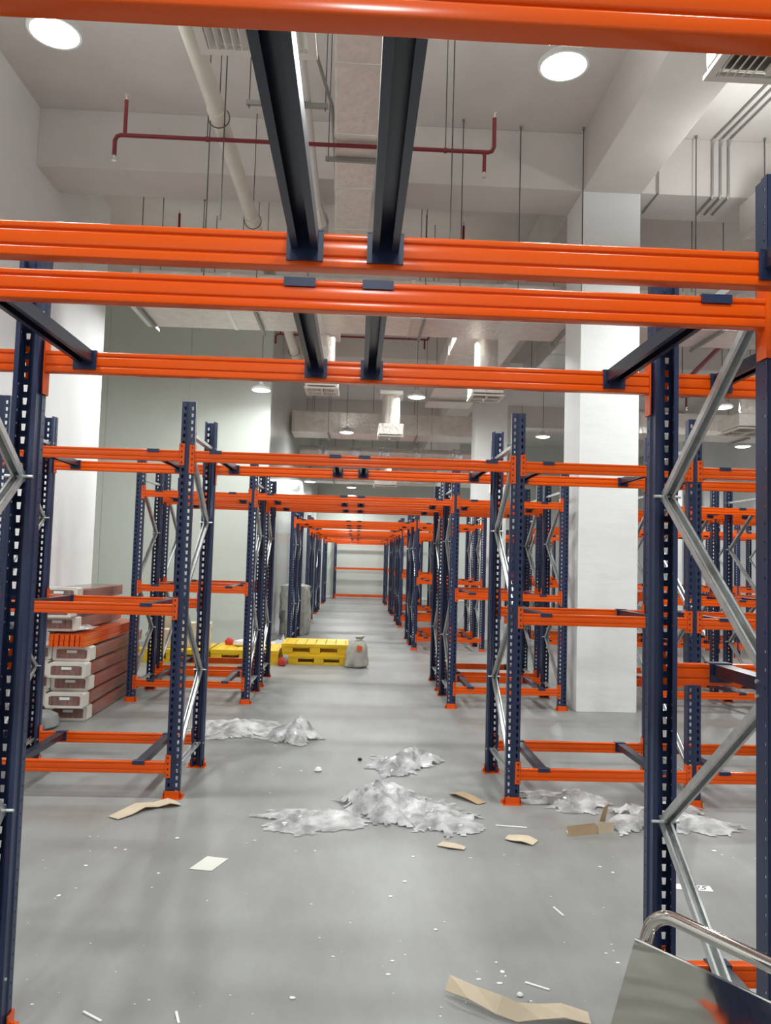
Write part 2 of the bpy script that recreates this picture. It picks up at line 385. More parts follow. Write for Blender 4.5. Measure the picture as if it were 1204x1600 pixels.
def conn_shape(m, x, h0, h1, side, ydir, holes=True):
    """end plate on the upright's face (side=+1: beam goes to +x from this connector)"""
    s = side; n = int(round((h1-h0)/.046))
    def X(v): return x + s*v
    xs = [.019, .036, .047, .062]; zs = [h0]
    st = (h1-h0)/n
    for k in range(n): zs += [h0+st*(k+.5)-.009, h0+st*(k+.5)+.009]
    zs.append(h1)
    vs = []; fs = []
    for t in (0.0, .004):
        for zz in zs:
            for xx in xs: vs.append((X(xx), ydir*(-.0015-t), zz))
    W = 4; Hn = len(zs); off = W*Hn
    for k in range(Hn-1):
        for j in range(W-1):
            if k % 2 == 1 and j == 1:
                a, b2, c, d = k*W+j, k*W+j+1, (k+1)*W+j+1, (k+1)*W+j
                for p, q in ((a, b2), (b2, c), (c, d), (d, a)): fs.append((p, q, q+off, p+off))
                continue
            q = (k*W+j, k*W+j+1, (k+1)*W+j+1, (k+1)*W+j)
            fs.append(q); fs.append(tuple(i+off for i in reversed(q)))
    ring = [k*W for k in range(Hn)] + [(Hn-1)*W+j for j in range(1, W)] + [k*W+W-1 for k in range(Hn-2, -1, -1)] + [j for j in range(W-2, 0, -1)]
    for i in range(len(ring)):
        p, q = ring[i], ring[(i+1) % len(ring)]; fs.append((p, q, q+off, p+off))
    m.add(vs, fs)
    xa, xb = sorted((X(.0575), X(.0625))); ya, yb = sorted((ydir*-.0055, ydir*.052))
    m.box(xa, xb, ya, yb, h0, h1)
def conn_mesh(tall, side, ydir):
    h0, h1 = (-.095, .135) if tall else (-.03, .145)
    def f():
        m = MB(); conn_shape(m, 0, h0, h1, side, ydir); return m.mesh('end_connector', ORANGE)
    return cached(('conn', tall, side, ydir), f)
def beam_mesh(L): return cached(('beam', round(L, 3)), lambda: MB().prism(PROF, 'x', 0, L).mesh('beam', ORANGE, smooth=True))
def far_beam_mesh(span, tall, ydir):
    def f():
        h0, h1 = (-.095, .135) if tall else (-.03, .145)
        m = MB(); m.prism([(ydir*(y-.002), z_) for y, z_ in PROF], 'x', .062, span-.062)
        conn_shape(m, 0, h0, h1, 1, ydir); conn_shape(m, span, h0, h1, -1, ydir)
        return m.mesh('beam', ORANGE)
    return cached(('fbeam', round(span, 3), tall, ydir), f)
def bar_shape(m, y0, y1):
    m.prism([(-.034, -.048), (-.016, -.048), (-.016, -.045), (-.031, -.045), (-.031, -.003), (.031, -.003), (.031, -.045), (.016, -.045), (.016, -.048), (.034, -.048), (.034, 0), (-.034, 0)], 'y', y0, y1)
def bracket_shape(m, y, s):
    """s=+1: hooks over a beam lying on the -y side (front beam)"""
    def B(x0, x1, a, b2, z0, z1): m.box(x0, x1, min(y+s*a, y+s*b2), max(y+s*a, y+s*b2), z0, z1)
    B(-.047, .047, 0, .005, -.076, .004); B(-.047, .047, -.050, .005, .0005, .005); B(-.047, .047, -.052, -.0475, -.022, .005)
def bar_mesh(y0, y1): return cached(('bar', round(y0, 3), round(y1, 3)), lambda: (lambda m: (bar_shape(m, y0, y1), m.mesh('support_bar', BARM))[1])(MB()))
def bracket_mesh(s): return cached(('brk', s), lambda: (lambda m: (bracket_shape(m, 0, s), m.mesh('hook_bracket', NAVY))[1])(MB()))
def far_bar_mesh(D):
    def f():
        m = MB(); bar_shape(m, .045, D-.045); bracket_shape(m, .0445, 1); bracket_shape(m, D-.0445, -1); return m.mesh('support_bar', BARM)
    return cached(('fbar', round(D, 3)), f)

TOPZ, MIDZ, LOWZ = 2.645, 1.415, 0.19
def rack(label, yf, yr, frames, bays, near=True, levels_side=(LOWZ, MIDZ, TOPZ), offs_aisle=(.225, 1.185, 1.42, 2.455)):
    X0 = frames[0]; D = yr-yf
    t = thing('pallet_rack', label, 'rack', (X0, yf, 0), group='orange and navy pallet racks')
    nodes = [(.085-.02, .25), (D-.065, .87), (.065, 1.54), (D-.065, 2.20), (.065, 2.84)]
    for x in frames:
        for y, rz in ((0, 0), (D, math.pi)):
            p = link('upright_post', POST if near else POSTF, t, (x-X0, y, 0), (0, 0, rz))
            if near: link('base_plate', BASE, p)
        segs = [((.05, .20), (D-.05, .20)), ((.05, 2.87), (D-.05, 2.87))] + [(nodes[i], nodes[i+1]) for i in range(4)]
        for (ya, za), (yb, zb) in segs:
            L = math.hypot(yb-ya, zb-za)
            me = cached(('brace', round(L, 3)), lambda: brace_mesh(L))
            link('diagonal_brace' if za != zb else 'cross_strut', me, t, (x-X0, ya, za), (math.atan2(zb-za, yb-ya), 0, 0))
    for xa, xb, kind in bays:
        span = xb-xa; aisle = kind == 'aisle'
        for zb in ((TOPZ,) if aisle else levels_side if kind == 'side' else kind):
            tall = aisle or (kind not in ('side',))
            for front in (True, False):
                yd = 1 if front else -1; yy = 0 if front else D
                if near:
                    bo = link('beam', beam_mesh(span-.125), t, (xa-X0+.0625, (-.002 if front else D-.043), zb))
                    link('end_connector', conn_mesh(tall, 1, yd), bo, (-.0625, (.002 if front else .043), 0))
                    link('end_connector', conn_mesh(tall, -1, yd), bo, (span-.0625, (.002 if front else .043), 0))
                else:
                    link('beam', far_beam_mesh(span, tall, yd), t, (xa-X0, yy, zb))
            if kind not in ('aisle', 'side'): continue
            offs = offs_aisle if aisle else [.25, span-.27]
            for off in offs:
                if near:
                    q = link('support_bar', bar_mesh(.048, D-.048), t, (xa-X0+off, 0, zb+.09))
                    link('hook_bracket', bracket_mesh(1), q, (0, .0445, 0)); link('hook_bracket', bracket_mesh(-1), q, (0, D-.0445, 0))
                else:
                    link('support_bar', far_bar_mesh(D), t, (xa-X0+off, 0, zb+.09))
    return t
XL, XR = -1.38, 1.29
A = (XL, XR, 'aisle'); RB = (1.29, 2.75, 'side'); LB = (-2.85, -1.38, 'side'); LB2 = (-4.29, -2.85, 'side')
right_f = [3.97, 5.43, 6.89, 8.35]; right_b = [(a_, b_, 'side') for a_, b_ in zip(right_f, right_f[1:])]
rack('nearest pallet rack, only its two high orange beams and dark overhead bars in view', 1.025, 2.0, [XL, XR], [A], offs_aisle=(.225, 1.224, 1.43, 2.455))
rack('second nearest pallet rack, with the large slotted posts at both picture edges', 2.30, 3.29, [-2.85, XL, XR, 2.75], [LB, A, RB])
rack('single pallet rack standing just beyond the crumpled film on the floor', 6.25, 7.25, [-4.29, -2.85, XL, XR, 2.75, 4.21], [LB2, LB, A, RB, (2.75, 4.21, 'side')])
rack('pallet rack whose left end stands beside the wrapped beam stack', 10.25, 11.26, [-2.85, XL, XR, 2.75], [LB, A, RB])
rack('pallet rack standing right of the big white column', 10.25, 11.26, right_f, right_b)
rack('pallet rack just in front of the yellow pallets', 11.62, 12.64, [-2.85, XL, XR, 2.75], [LB, A, RB])
rack('pallet rack on the right, behind the one beside the white column', 11.62, 12.64, right_f, right_b)
ff = [XL, XR, 2.75]; fb = [A, RB]
rf2 = right_f+[9.81]; rb2 = right_b+[(8.35, 9.81, 'side')]
rack('pallet rack beyond the yellow pallets, first of the pair before the second column', 16.8, 17.82, ff, fb, False)
rack('right hand pallet rack, first of the pair before the second column', 16.8, 17.82, rf2, rb2, False)
rack('pallet rack with the wrapped bundle behind its left posts', 18.2, 19.22, ff, fb, False)
rack('right hand pallet rack, second of the pair before the second column', 18.2, 19.22, rf2, rb2, False)
rack('distant aisle pallet rack, first of the pair beyond the second column', 22.3, 23.32, ff, fb, False)
rack('distant right hand pallet rack, first beyond the second column', 22.3, 23.32, [3.97, 5.43, 6.89], right_b[:2], False)
rack('distant aisle pallet rack, second of the pair beyond the second column', 23.7, 24.72, ff, fb, False)
rack('distant aisle pallet rack, first of the pair before the third column', 27.0, 28.02, ff, fb, False)
rack('distant right hand pallet rack before the third column', 27.0, 28.02, [3.97, 5.43, 6.89], right_b[:2], False)
rack('distant aisle pallet rack beside the third column', 28.3, 29.32, ff, fb, False)
rack('farthest but one pallet rack spanning the aisle', 33.0, 34.02, ff, fb, False)
rack('farthest pallet rack spanning the aisle', 34.3, 35.32, ff, fb, False)
rack('pallet rack standing against the end wall of the aisle', 37.4, 38.3, [-1.02, 1.66, 3.12], [(-1.02, 1.66, (0.12, 1.42, TOPZ)), (1.66, 3.12, 'side')], False)

# ------------------------------------------------------------------ ducts, pipes, grilles overhead
def rods(parent, pts, z0, r=.006):
    for x, y in pts: link('hanger_rod', MB().tube([(x, y, z0), (x, y, ZC)], r, 6).mesh('hanger_rod', RODM), parent)
def duct(name, label, x0, x1, y0, y1, z0, z1, axis, nsec, m=FOIL, rails=(), rz=0.0):
    cx, cy_ = (x0+x1)/2, (y0+y1)/2
    t = thing(name, label, 'duct', (cx, cy_, z0), rz, 'silver insulated ducts')
    hx, hy, H = (x1-x0)/2, (y1-y0)/2, z1-z0
    if axis == 'x':
        L = 2*hx/nsec; me = MB().box(.012, L-.012, -hy, hy, 0, H).mesh('duct_section', m, bevel=.02)
        bn = MB().box(-.035, .035, -hy-.006, hy+.006, -.006, H+.006).mesh('joint_band', TAPE, bevel=.008)
        for i in range(nsec): link('duct_section', me, t, (-hx+i*L, 0, 0))
        for i in range(nsec+1): link('joint_band', bn, t, (-hx+i*L, 0, 0))
        for x in rails:
            link('support_rail', MB().box(x-cx-.02, x-cx+.02, -hy-.12, hy+.12, -.05, -.008).mesh('support_rail', STRUT), t)
            rods(t, [(x-cx, -hy-.08), (x-cx, hy+.08)], -.05) if False else [link('hanger_rod', MB().tube([(x-cx, q, -.06), (x-cx, q, ZC-z0)], .006, 6).mesh('hanger_rod', RODM), t) for q in (-hy-.08, hy+.08)]
    else:
        L = 2*hy/nsec; me = MB().box(-hx, hx, .012, L-.012, 0, H).mesh('duct_section', m, bevel=.02)
        bn = MB().box(-hx-.006, hx+.006, -.035, .035, -.006, H+.006).mesh('joint_band', TAPE, bevel=.008)
        for i in range(nsec): link('duct_section', me, t, (0, -hy+i*L, 0))
        for i in range(nsec+1): link('joint_band', bn, t, (0, -hy+i*L, 0))
        for y in rails:
            link('support_rail', MB().box(-hx-.1, hx+.1, y-cy_-.02, y-cy_+.02, -.05, -.008).mesh('support_rail', STRUT), t)
            [link('hanger_rod', MB().tube([(q, y-cy_, -.06), (q, y-cy_, ZC-z0)], .006, 6).mesh('hanger_rod', RODM), t) for q in (-hx-.07, hx+.07)]
    return t
duct('insulated_duct', 'long silver insulated duct running overhead between the two dark bars', -.345, .115, 3.2, 11.35, 6.3, 6.75, 'y', 7, rails=(8.3,), rz=0.028)
duct('insulated_duct', 'wide silver duct crossing the room behind the near overhead beams', -3.4, 9.0, 11.4, 12.35, 5.52, 6.1, 'x', 9, rails=(-3.3, -1.6, .9, 3.1, 5.4, 7.6))
duct('insulated_duct', 'silver duct crossing the room beyond the second lamp pair', -1.9, 4.6, 21.8, 22.9, 5.45, 6.05, 'x', 5, rails=(-.9, 1.6, 3.6))
duct('insulated_duct', 'silver duct running away from the crossing duct left of the second column', 1.6, 2.7, 12.6, 19.2, 5.75, 6.15, 'y', 4, rails=(15.8, 18.2))
duct('insulated_duct', 'silver duct with bright end seen at the right edge above the beam', 5.0, 6.4, 9.3, 9.95, 6.3, 6.75, 'x', 2, m=FOILB, rails=(5.9,))
duct('insulated_duct', 'bright silver duct just right of the first column, over the beam', 3.95, 4.7, 13.4, 18.8, 6.35, 6.85, 'y', 4, m=FOILB, rails=(15.0, 17.5))
duct('insulated_duct', 'low silver duct far right beyond the right hand racks', 5.2, 11.5, 17.6, 18.5, 5.0, 5.5, 'x', 5, rails=(6.0, 9.0))
duct('insulated_duct', 'farthest silver duct crossing above the end of the aisle', -1.9, 5.0, 31.0, 32.0, 5.0, 5.6, 'x', 5, rails=(-1, 1.5, 4))
def cyl_duct(label, pts, r, wraps):
    t = thing('insulated_pipe', label, 'pipe', pts[0])
    p0 = Vector(pts[0])
    link('pipe_body', MB().tube([Vector(p)-p0 for p in pts], r, 16).mesh('pipe_body', FOIL, smooth=True), t)
    for x in (-1.5, .4, 2.3, 4.1):
        link('hanger_rod', MB().tube([(x-p0.x, 0, r), (x-p0.x, 0, ZC-p0.z)], .008, 6).mesh('hanger_rod', RODM), t)
    for x in wraps:
        q = Vector((x-p0.x, 0, 0)); rg = random.Random(int(x*100)+500)
        m = MB(); m.tube([q+Vector((-.16, 0, 0)), q+Vector((-.08, 0, .02)), q, q+Vector((.09, 0, -.02)), q+Vector((.17, 0, 0))], [r*1.08, r*1.3, r*1.16, r*1.36, r*1.08], 9)
        m.v = [(a_+rg.uniform(-.02, .02), b_+rg.uniform(-.02, .02), c_+rg.uniform(-.02, .02)) for a_, b_, c_ in m.v]
        link('foil_wrap', m.mesh('foil_wrap', FOILB), t)
    return t
cyl_duct('round silver insulated pipe crossing under the far ducts', [(-1.9, 24.9, 5.35), (4.4, 24.9, 5.35)], .16, (-1.2, -.1, .75, 1.9, 3.1))

def diffuser(x, y, z, label, s=.62, ztop=5.5, neck=True):
    t = thing('ceiling_diffuser', label, 'air grille', (x, y, z), group='cream air grilles')
    h = s/2
    fr = MB().box(-h, h, -h, -h+.05, 0, .03).box(-h, h, h-.05, h, 0, .03).box(-h, -h+.05, -h+.05, h-.05, 0, .03).box(h-.05, h, -h+.05, h-.05, 0, .03)
    fr.box(-h*.78, h*.78, -.02, .02, .0, .03).box(-.02, .02, -h*.78, -.02, .0, .03).box(-.02, .02, .02, h*.78, 0, .03)
    link('frame', fr.mesh('frame', GRILLE, bevel=.004), t)
    sl = cached(('slat', s), lambda: MB().prism([(-.022, .004), (-.018, .001), (.022, .046), (.018, .049)], 'y', -.001, h-.07).mesh('slat', GRILLE))
    n = 5
    for qx in (-1, 1):
        for qy in (-1, 1):
            for k in range(n):
                xx = qx*(.045+(h-.10)*(k+.5)/n)
                link('slat', sl, t, (xx, .02 if qy > 0 else -h+.05, 0), (0, 0, 0))
    pl = MB().box(-h*.96, h*.96, -h*.96, h*.96, .05, .30).mesh('plenum_box', FOIL, bevel=.015)
    link('plenum_box', pl, t)
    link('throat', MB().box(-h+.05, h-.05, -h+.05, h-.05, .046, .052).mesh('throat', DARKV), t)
    if neck:
        link('duct_neck', MB().tube([(0, 0, .29), (0, 0, ztop-z)], .20, 20).mesh('duct_neck', FOIL, smooth=True), t)
        link('joint_band', MB().box(-.27, .27, -.27, .27, ztop-z-.14, ztop-z-.02).mesh('joint_band', TAPE, bevel=.02), t)
diffuser(-.62, 3.84, 4.65, 'cream air grille at the top left beside the cream pipe', .64, 6.3)
diffuser(2.20, 3.84, 4.65, 'large cream air grille at the top right corner', .66, 6.3)
diffuser(-.66, 12.9, 4.68, 'cream air grille above the aisle, left of the pair under the third orange beam', .56, 5.75)
diffuser(2.1, 13.0, 4.68, 'cream air grille in front of the second column', .56, 5.9)
diffuser(.68, 17.5, 4.66, 'small cream air grille far above the middle of the aisle', .58, 5.75)
diffuser(7.5, 14.6, 4.55, 'air grille box under the silver neck at the far right', .9, 5.6)
diffuser(.9, 26.6, 4.4, 'faint distant air grille low above the aisle', .8, 5.5)

# sprinkler lines
def sprinkler(y, z, x0, x1, label, drop=.22, rise=.38, r=.022, taps=()):
    t = thing('sprinkler_pipe', label, 'sprinkler pipe', (x0, y, z), group='red sprinkler pipes'); L = x1-x0
    pts = [(0, 0, -drop), (0, 0, -.06), (.02, 0, -.015), (.06, 0, 0), (L-.06, 0, 0), (L-.02, 0, .015), (L, 0, .06), (L, 0, rise)]
    link('pipe_run', MB().tube(pts, r, 10).mesh('pipe_run', REDP, smooth=True), t)
    for x, a_, b_ in ((.10, 0, rise), (L-.10, -drop, 0)):
        link('riser', MB().tube([(x, 0, a_), (x, 0, b_)], r*.9, 10).mesh('riser', REDP), t)
    for x, zz, s in ((0, -drop, -1), (.10, rise, 1), (L, rise, 1), (L-.10, -drop, -1)):
        link('sprinkler_head', MB().lathe([(r*.7, 0), (r*.7, .02*s), (r*.3, .03*s), (r*.3, .05*s), (r*1.1, .055*s), (r*1.1, .058*s)] if s > 0 else [(r*1.1, -.058), (r*1.1, -.055), (r*.3, -.05), (r*.3, -.03), (r*.7, -.02), (r*.7, 0)], 10).mesh('sprinkler_head', BOLT), t, (x, 0, zz))
    for x in (L*.24, L*.87): 
        link('hanger_rod', MB().tube([(x, 0, 0), (x, 0, ZC-z)], .006, 6).mesh('hanger_rod', RODM), t)
        link('pipe_clip', MB().tube([(x-.015, 0, 0), (x+.015, 0, 0)], r*1.35, 10).mesh('pipe_clip', REDP), t)
sprinkler(8.0, 6.27, -2.66, 1.33, 'nearest dark red sprinkler pipe, crossing behind the overhead dark bars')
sprinkler(12.9, 7.25, -3.25, 1.65, 'dark red sprinkler pipe with risers just above the second orange beam')
sprinkler(17.2, 6.88, -1.95, 1.48, 'dark red sprinkler pipe seen between second and third orange beams')
tag(link('sprinkler_main', MB().tube([(0, 0, 0), (.7, 3.8, 0)], .05, 12).mesh('sprinkler_main', REDP, smooth=True), None, (6.35, 12.95, 5.95)), 'red main pipe running back above the right hand racks', 'sprinkler pipe')
sprinkler(15.2, 5.35, 5.2, 6.6, 'short dark red sprinkler branch behind the right hand large post', rise=.2)
# cream PVC drain with ring hangers
def pvc():
    t = thing('drain_pipe', 'thick cream drain pipe running overhead on the left through ring hangers', 'pipe', (-1.60, 5.0, 6.42))
    link('pipe_body', MB().tube([(0, 0, 0), (.05, 2.7, -.02), (.12, 6.3, -.12), (.18, 12.6, -.24)], .085, 18).mesh('pipe_body', PVC, smooth=True), t)
    for y, x in ((2.7, .05), (5.0, .095), (11.0, .165)):
        z = -.02*y/2.0 if y < 3 else -.09 if y < 6 else -.21
        link('coupling', MB().tube([(x, y-.07, z), (x, y+.07, z)], .095, 18).mesh('coupling', PVC, smooth=True), t)
        n = 20; ring = [(x+.11*math.cos(2*math.pi*k/n), y+.1, z+.11*math.sin(2*math.pi*k/n)) for k in range(n+1)]
        link('ring_hanger', MB().tube(ring, .006, 6, caps=False).mesh('ring_hanger', RODM), t)
        link('hanger_rod', MB().tube([(x, y+.1, z+.11), (x, y+.1, ZC-6.42)], .006, 6).mesh('hanger_rod', RODM), t)
pvc()
def wpipe():
    t = thing('service_pipe', 'thin white pipe beside the left overhead dark bar, on a grey cross strut', 'pipe', (-.66, 4.5, 6.5))
    link('pipe_body', MB().tube([(0, 0, 0), (.02, 3.0, 0), (.02, 7.4, -.03)], .042, 12).mesh('pipe_body', WPIPE, smooth=True), t)
    link('pipe_body', MB().tube([(.13, 0, .02), (.15, 2.4, .02), (.27, 3.2, .02), (.28, 6.2, .02)], .018, 8).mesh('pipe_body', STRUT, smooth=True), t)
    link('cross_strut', MB().box(-.58, .24, 3.05, 3.09, -.09, -.045).mesh('cross_strut', STRUT), t)
    for x in (-.55, .21): link('hanger_rod', MB().tube([(x, 3.07, -.12), (x, 3.07, ZC-6.5)], .006, 6).mesh('hanger_rod', RODM), t)
    link('foil_wrap', MB().tube([(.02, 5.4, 0), (.03, 5.8, -.03), (.02, 6.2, -.02), (.03, 6.8, 0)], [.05, .12, .10, .05], 9).mesh('foil_wrap', FOILB), t)
wpipe()
# loose hanger rods
LR = [(-1.44, 7.53, 'ceiling rod with a dark knob right of the cream pipe'), (-2.11, 10.06, 'long thin rod left of the cream pipe, above the second beam'),
      (.87, 7.87, 'thin rod holding the red sprinkler pipe right of the dark bars'), (1.25, 10.0, 'long rod hanging just left of the red drop, right half'),
      (2.04, 10.1, 'long lone rod hanging under the bright lamp'), (2.88, 10.05, 'rod hanging along the left edge of the first column'),
      (4.45, 10.12, 'pair-thick rod hanging left of the three conduits'), (5.39, 10.1, 'rod hanging at the right picture edge above the beam'),
      (-2.7, 12.7, 'leftmost rod in front of the beige upper wall'), (-.95, 12.7, 'rod beside the small dark box above the second beam')]
for x, y, lb in LR:
    t = thing('hanger_rod', lb, 'rod', (x, y, 0), group='loose threaded rods')
    zz = 5.2 if y < 10.2 else 5.6
    link('rod', MB().tube([(0, 0, zz), (0, 0, ZC)], .007, 6).mesh('rod', RODM), t)
    link('anchor', MB().lathe([(.02, ZC-.03), (.02, ZC)], 8).mesh('anchor', STRUT), t)
    if 'knob' in lb or 'box' in lb: link('knob', MB().box(-.03, .03, -.03, .03, 7.3, 7.4).mesh('knob', BLACK, bevel=.008), t)
# three conduits running along slab, down the cross beam and along its soffit
for k, lb in enumerate(('left', 'middle', 'right')):
    x = 4.70+.11*k
    pts = [(x+.25, 6.2, ZC-.02), (x+.03, 9.75, ZC-.02), (x, 10.1, ZC-.03), (x, 10.165, ZC-.12), (x, 10.165, 7.03), (x, 10.19, 6.975), (x+.02, 10.7, 6.975)]
    tag(link('conduit', MB().tube(pts, .014, 8).mesh('conduit', STRUT, smooth=True)), lb + ' one of three grey conduits bending down the concrete beam', 'conduit', 'three ceiling conduits')
tag(link('conduit', MB().tube([(3.95, 10.17, 7.6), (3.95, 10.17, 7.0), (3.95, 10.75, 6.98)], .012, 8).mesh('conduit', STRUT, smooth=True)), 'single short conduit on the beam just right of the first column', 'conduit')

# ------------------------------------------------------------------ wrapped stack of beams, left
def bundle(x, y, z, rz, L, label, open_=False, rng=random.Random(1)):
    t = thing('beam_bundle', label, 'beam bundle', (x, y, z), rz, 'wrapped bundles of orange beams')
    bm_ = cached(('bbeam', L), lambda: MB().prism([(py-.0225, pz*.74) for py, pz in PROF], 'y', 0, L).mesh('beam', ORANGE))
    for j in range(7):
        for k in range(2):
            link('beam', bm_, t, (-.168+j*.056, rng.uniform(-.01, .02), .004+k*.068))
    if not open_:
        W = .205
        prof = [(-W, .012), (-W+.015, .0), (W-.015, .0), (W, .012), (W, .145), (W-.03, .158), (-W+.03, .158), (-W, .145)]
        def sleeve(m, y0, y1, g):   # closed-ring sleeve, open at the end face
            n = len(prof); q = [(px_*(1+g), pz_*(1+g)-g*.07) for px_, pz_ in prof]
            vs = [(a_, y0, c_) for a_, c_ in q]+[(a_, y1, c_) for a_, c_ in q]
            m.add(vs, [(i, (i+1) % n, (i+1) % n+n, i+n) for i in range(n)])
        m = MB(); prof_full = prof; prof = [(px_, pz_*.895) for px_, pz_ in prof]; sleeve(m, .10, L-.1, .01); prof = prof_full; link('wrap_film', m.mesh('wrap_film', FILMP, recalc=True), t)
        m = MB(); sleeve(m, -.025, .16, .03)
        qo = [(px*1.03, pz*1.03-.002) for px, pz in prof]; qi = [(px*.83, .075+(pz-.075)*.66) for px, pz in prof]; n = len(prof)
        m.add([(a_, -.026, c_) for a_, c_ in qo]+[(a_, -.026, c_) for a_, c_ in qi], [(i, (i+1) % n, (i+1) % n+n, i+n) for i in range(n)])
        link('foam_wrap', m.mesh('foam_wrap', FOAM, solid=.006), t)
        m = MB(); m.box(-.17, .17, -.022, -.020, .03, .13); link('end_film', m.mesh('end_film', FILMP), t)
        link('label', MB().box(-.055, .055, -.027, -.024, .088, .118).mesh('label', PAPER), t)
    return t
rb = random.Random(7)
names = ['lowest', 'second from the bottom', 'third from the bottom', 'fourth from the bottom', 'fifth from the bottom', 'sixth from the bottom', 'seventh from the bottom', 'eighth from the bottom', 'topmost']
for i in range(9):
    prot = 0.0 if i % 2 == 0 else -.16
    xo = -3.19 + (rb.uniform(-.02, .02) if i < 6 else -.18)
    L = 2.4 if i < 6 else 1.9
    lb = 'wrapped orange beam bundle, %s in the right column of the stack' % names[i]
    if i == 5: lb = 'torn open bundle of bright orange beams in the right column of the stack'
    bundle(xo, 9.05+prot, .002+i*.166, .028+rb.uniform(-.01, .01), L, lb, open_=(i == 5), rng=rb)
for i in range(7):
    bundle(-3.66, 9.15-(.1 if i % 2 else 0), .002+i*.166, .02, 2.3, 'wrapped orange beam bundle, %s in the hidden left column' % names[i].replace('topmost', 'ninth'), rng=rb)
# torn film over the open bundle
def crumple(name, label, cat, loc, sx, sy_, h, seed, n=34, m=FILM, peak=None, rz=0.0, ridge=1.0, parent=None, group=None):
    rg = Vector((seed*7.31, seed*3.77, seed*1.9)); vs = []; fs = []; keep = {}
    def rim(u, v):
        a_ = math.atan2(v, u)
        return .62+.38*noise.noise(Vector((math.cos(a_)*1.7, math.sin(a_)*1.7, seed*2.3)))+.22*noise.noise(Vector((math.cos(a_)*6, math.sin(a_)*6, seed)))
    def inside(u, v): return math.hypot(u, v) < rim(u, v)
    for j in range(n+1):
        for i in range(n+1):
            u, v = 2*i/n-1, 2*j/n-1
            p = Vector((u*2.2, v*2.2, 0))+rg
            q_ = p+.5*Vector((noise.noise(p*.9), noise.noise(p*.9+Vector((3, 3, 3))), 0)); f1 = 1-abs(noise.noise(q_*.9))*2.4; f2 = 1-abs(noise.noise(Vector((q_.x*1.6+q_.y*.8, q_.y*2.4-q_.x*.6, 5))))*2.2; f3 = 1-abs(noise.noise(q_*4.0))*2.0
            fall = max(0, 1-(math.hypot(u, v)/max(.2, rim(u, v)))**2)
            z = h*max(0, (.40*f1+.36*f2*ridge+.06*f3))*(.03+1.1*fall)
            if peak:
                for (pu, pv, pr, ph) in peak: z += .55*h*ph*max(0, 1-math.hypot(u-pu, v-pv)/pr)*(.6+.5*f2)
            vs.append((u*sx+.05*sx*noise.noise(p*3), v*sy_+.05*sy_*noise.noise(p*3+Vector((9, 9, 9))), max(.003, z*.66+.004)))
    for j in range(n):
        for i in range(n):
            if inside(2*(i+.5)/n-1, 2*(j+.5)/n-1): fs.append((j*(n+1)+i, j*(n+1)+i+1, (j+1)*(n+1)+i+1, (j+1)*(n+1)+i))
    used = sorted({i for f in fs for i in f}); mp = {o_: k for k, o_ in enumerate(used)}
    me = MB().add([vs[i] for i in used], [[mp[i] for i in f] for f in fs]).mesh(name, m, recalc=False, smooth=True)
    o = link(name, me, parent, loc, (0, 0, rz))
    if label: tag(o, label, cat, group)
    return o
crumple('torn_film', 'torn clear film draped over the open beam bundle', 'plastic film', (-3.19, 9.25, 1.005), .19, .42, .10, 31, n=30)
# grey tarp bundle at the foot of the stack
def blob(name, label, cat, loc, prof, seed, m, sq=(1, 1), n=22, amp=.06, rz=0, group=None, parent=None, fr=3.0, lean=0.0):
    vs = []; fs = []
    for r_, z in prof:
        for k in range(n):
            a_ = 2*math.pi*k/n; ca, sa = math.cos(a_), math.sin(a_)
            e_ = 1/max(abs(ca), abs(sa))**.45
            q = 1+amp*noise.noise(Vector((ca*fr, sa*fr, z*fr*1.6+seed)))*2.4+amp*.6*noise.noise(Vector((ca*fr*3, sa*fr*3, z*fr*3+seed)))
            vs.append((r_*e_*ca*q*sq[0]+lean*z*z, r_*e_*sa*q*sq[1], z+(.04*ca*r_/.2*z if lean else 0)))
    for i in range(len(prof)-1):
        for k in range(n): fs.append((i*n+k, i*n+(k+1) % n, (i+1)*n+(k+1) % n, (i+1)*n+k))
    fs += [tuple(range(n-1, -1, -1)), tuple(range((len(prof)-1)*n, len(prof)*n))]
    o = link(name, MB().add(vs, fs).mesh(name, m, smooth=True), parent, loc, (0, 0, rz))
    if label: tag(o, label, cat, group)
    return o
blob('folded_tarp', 'grey plastic covered block lying at the foot of the beam stack', 'tarp', (-3.46, 8.62, 0), [(.20, .004), (.23, .03), (.235, .08), (.22, .14), (.17, .17)], 3, TARP, (1.35, .85), amp=.04)

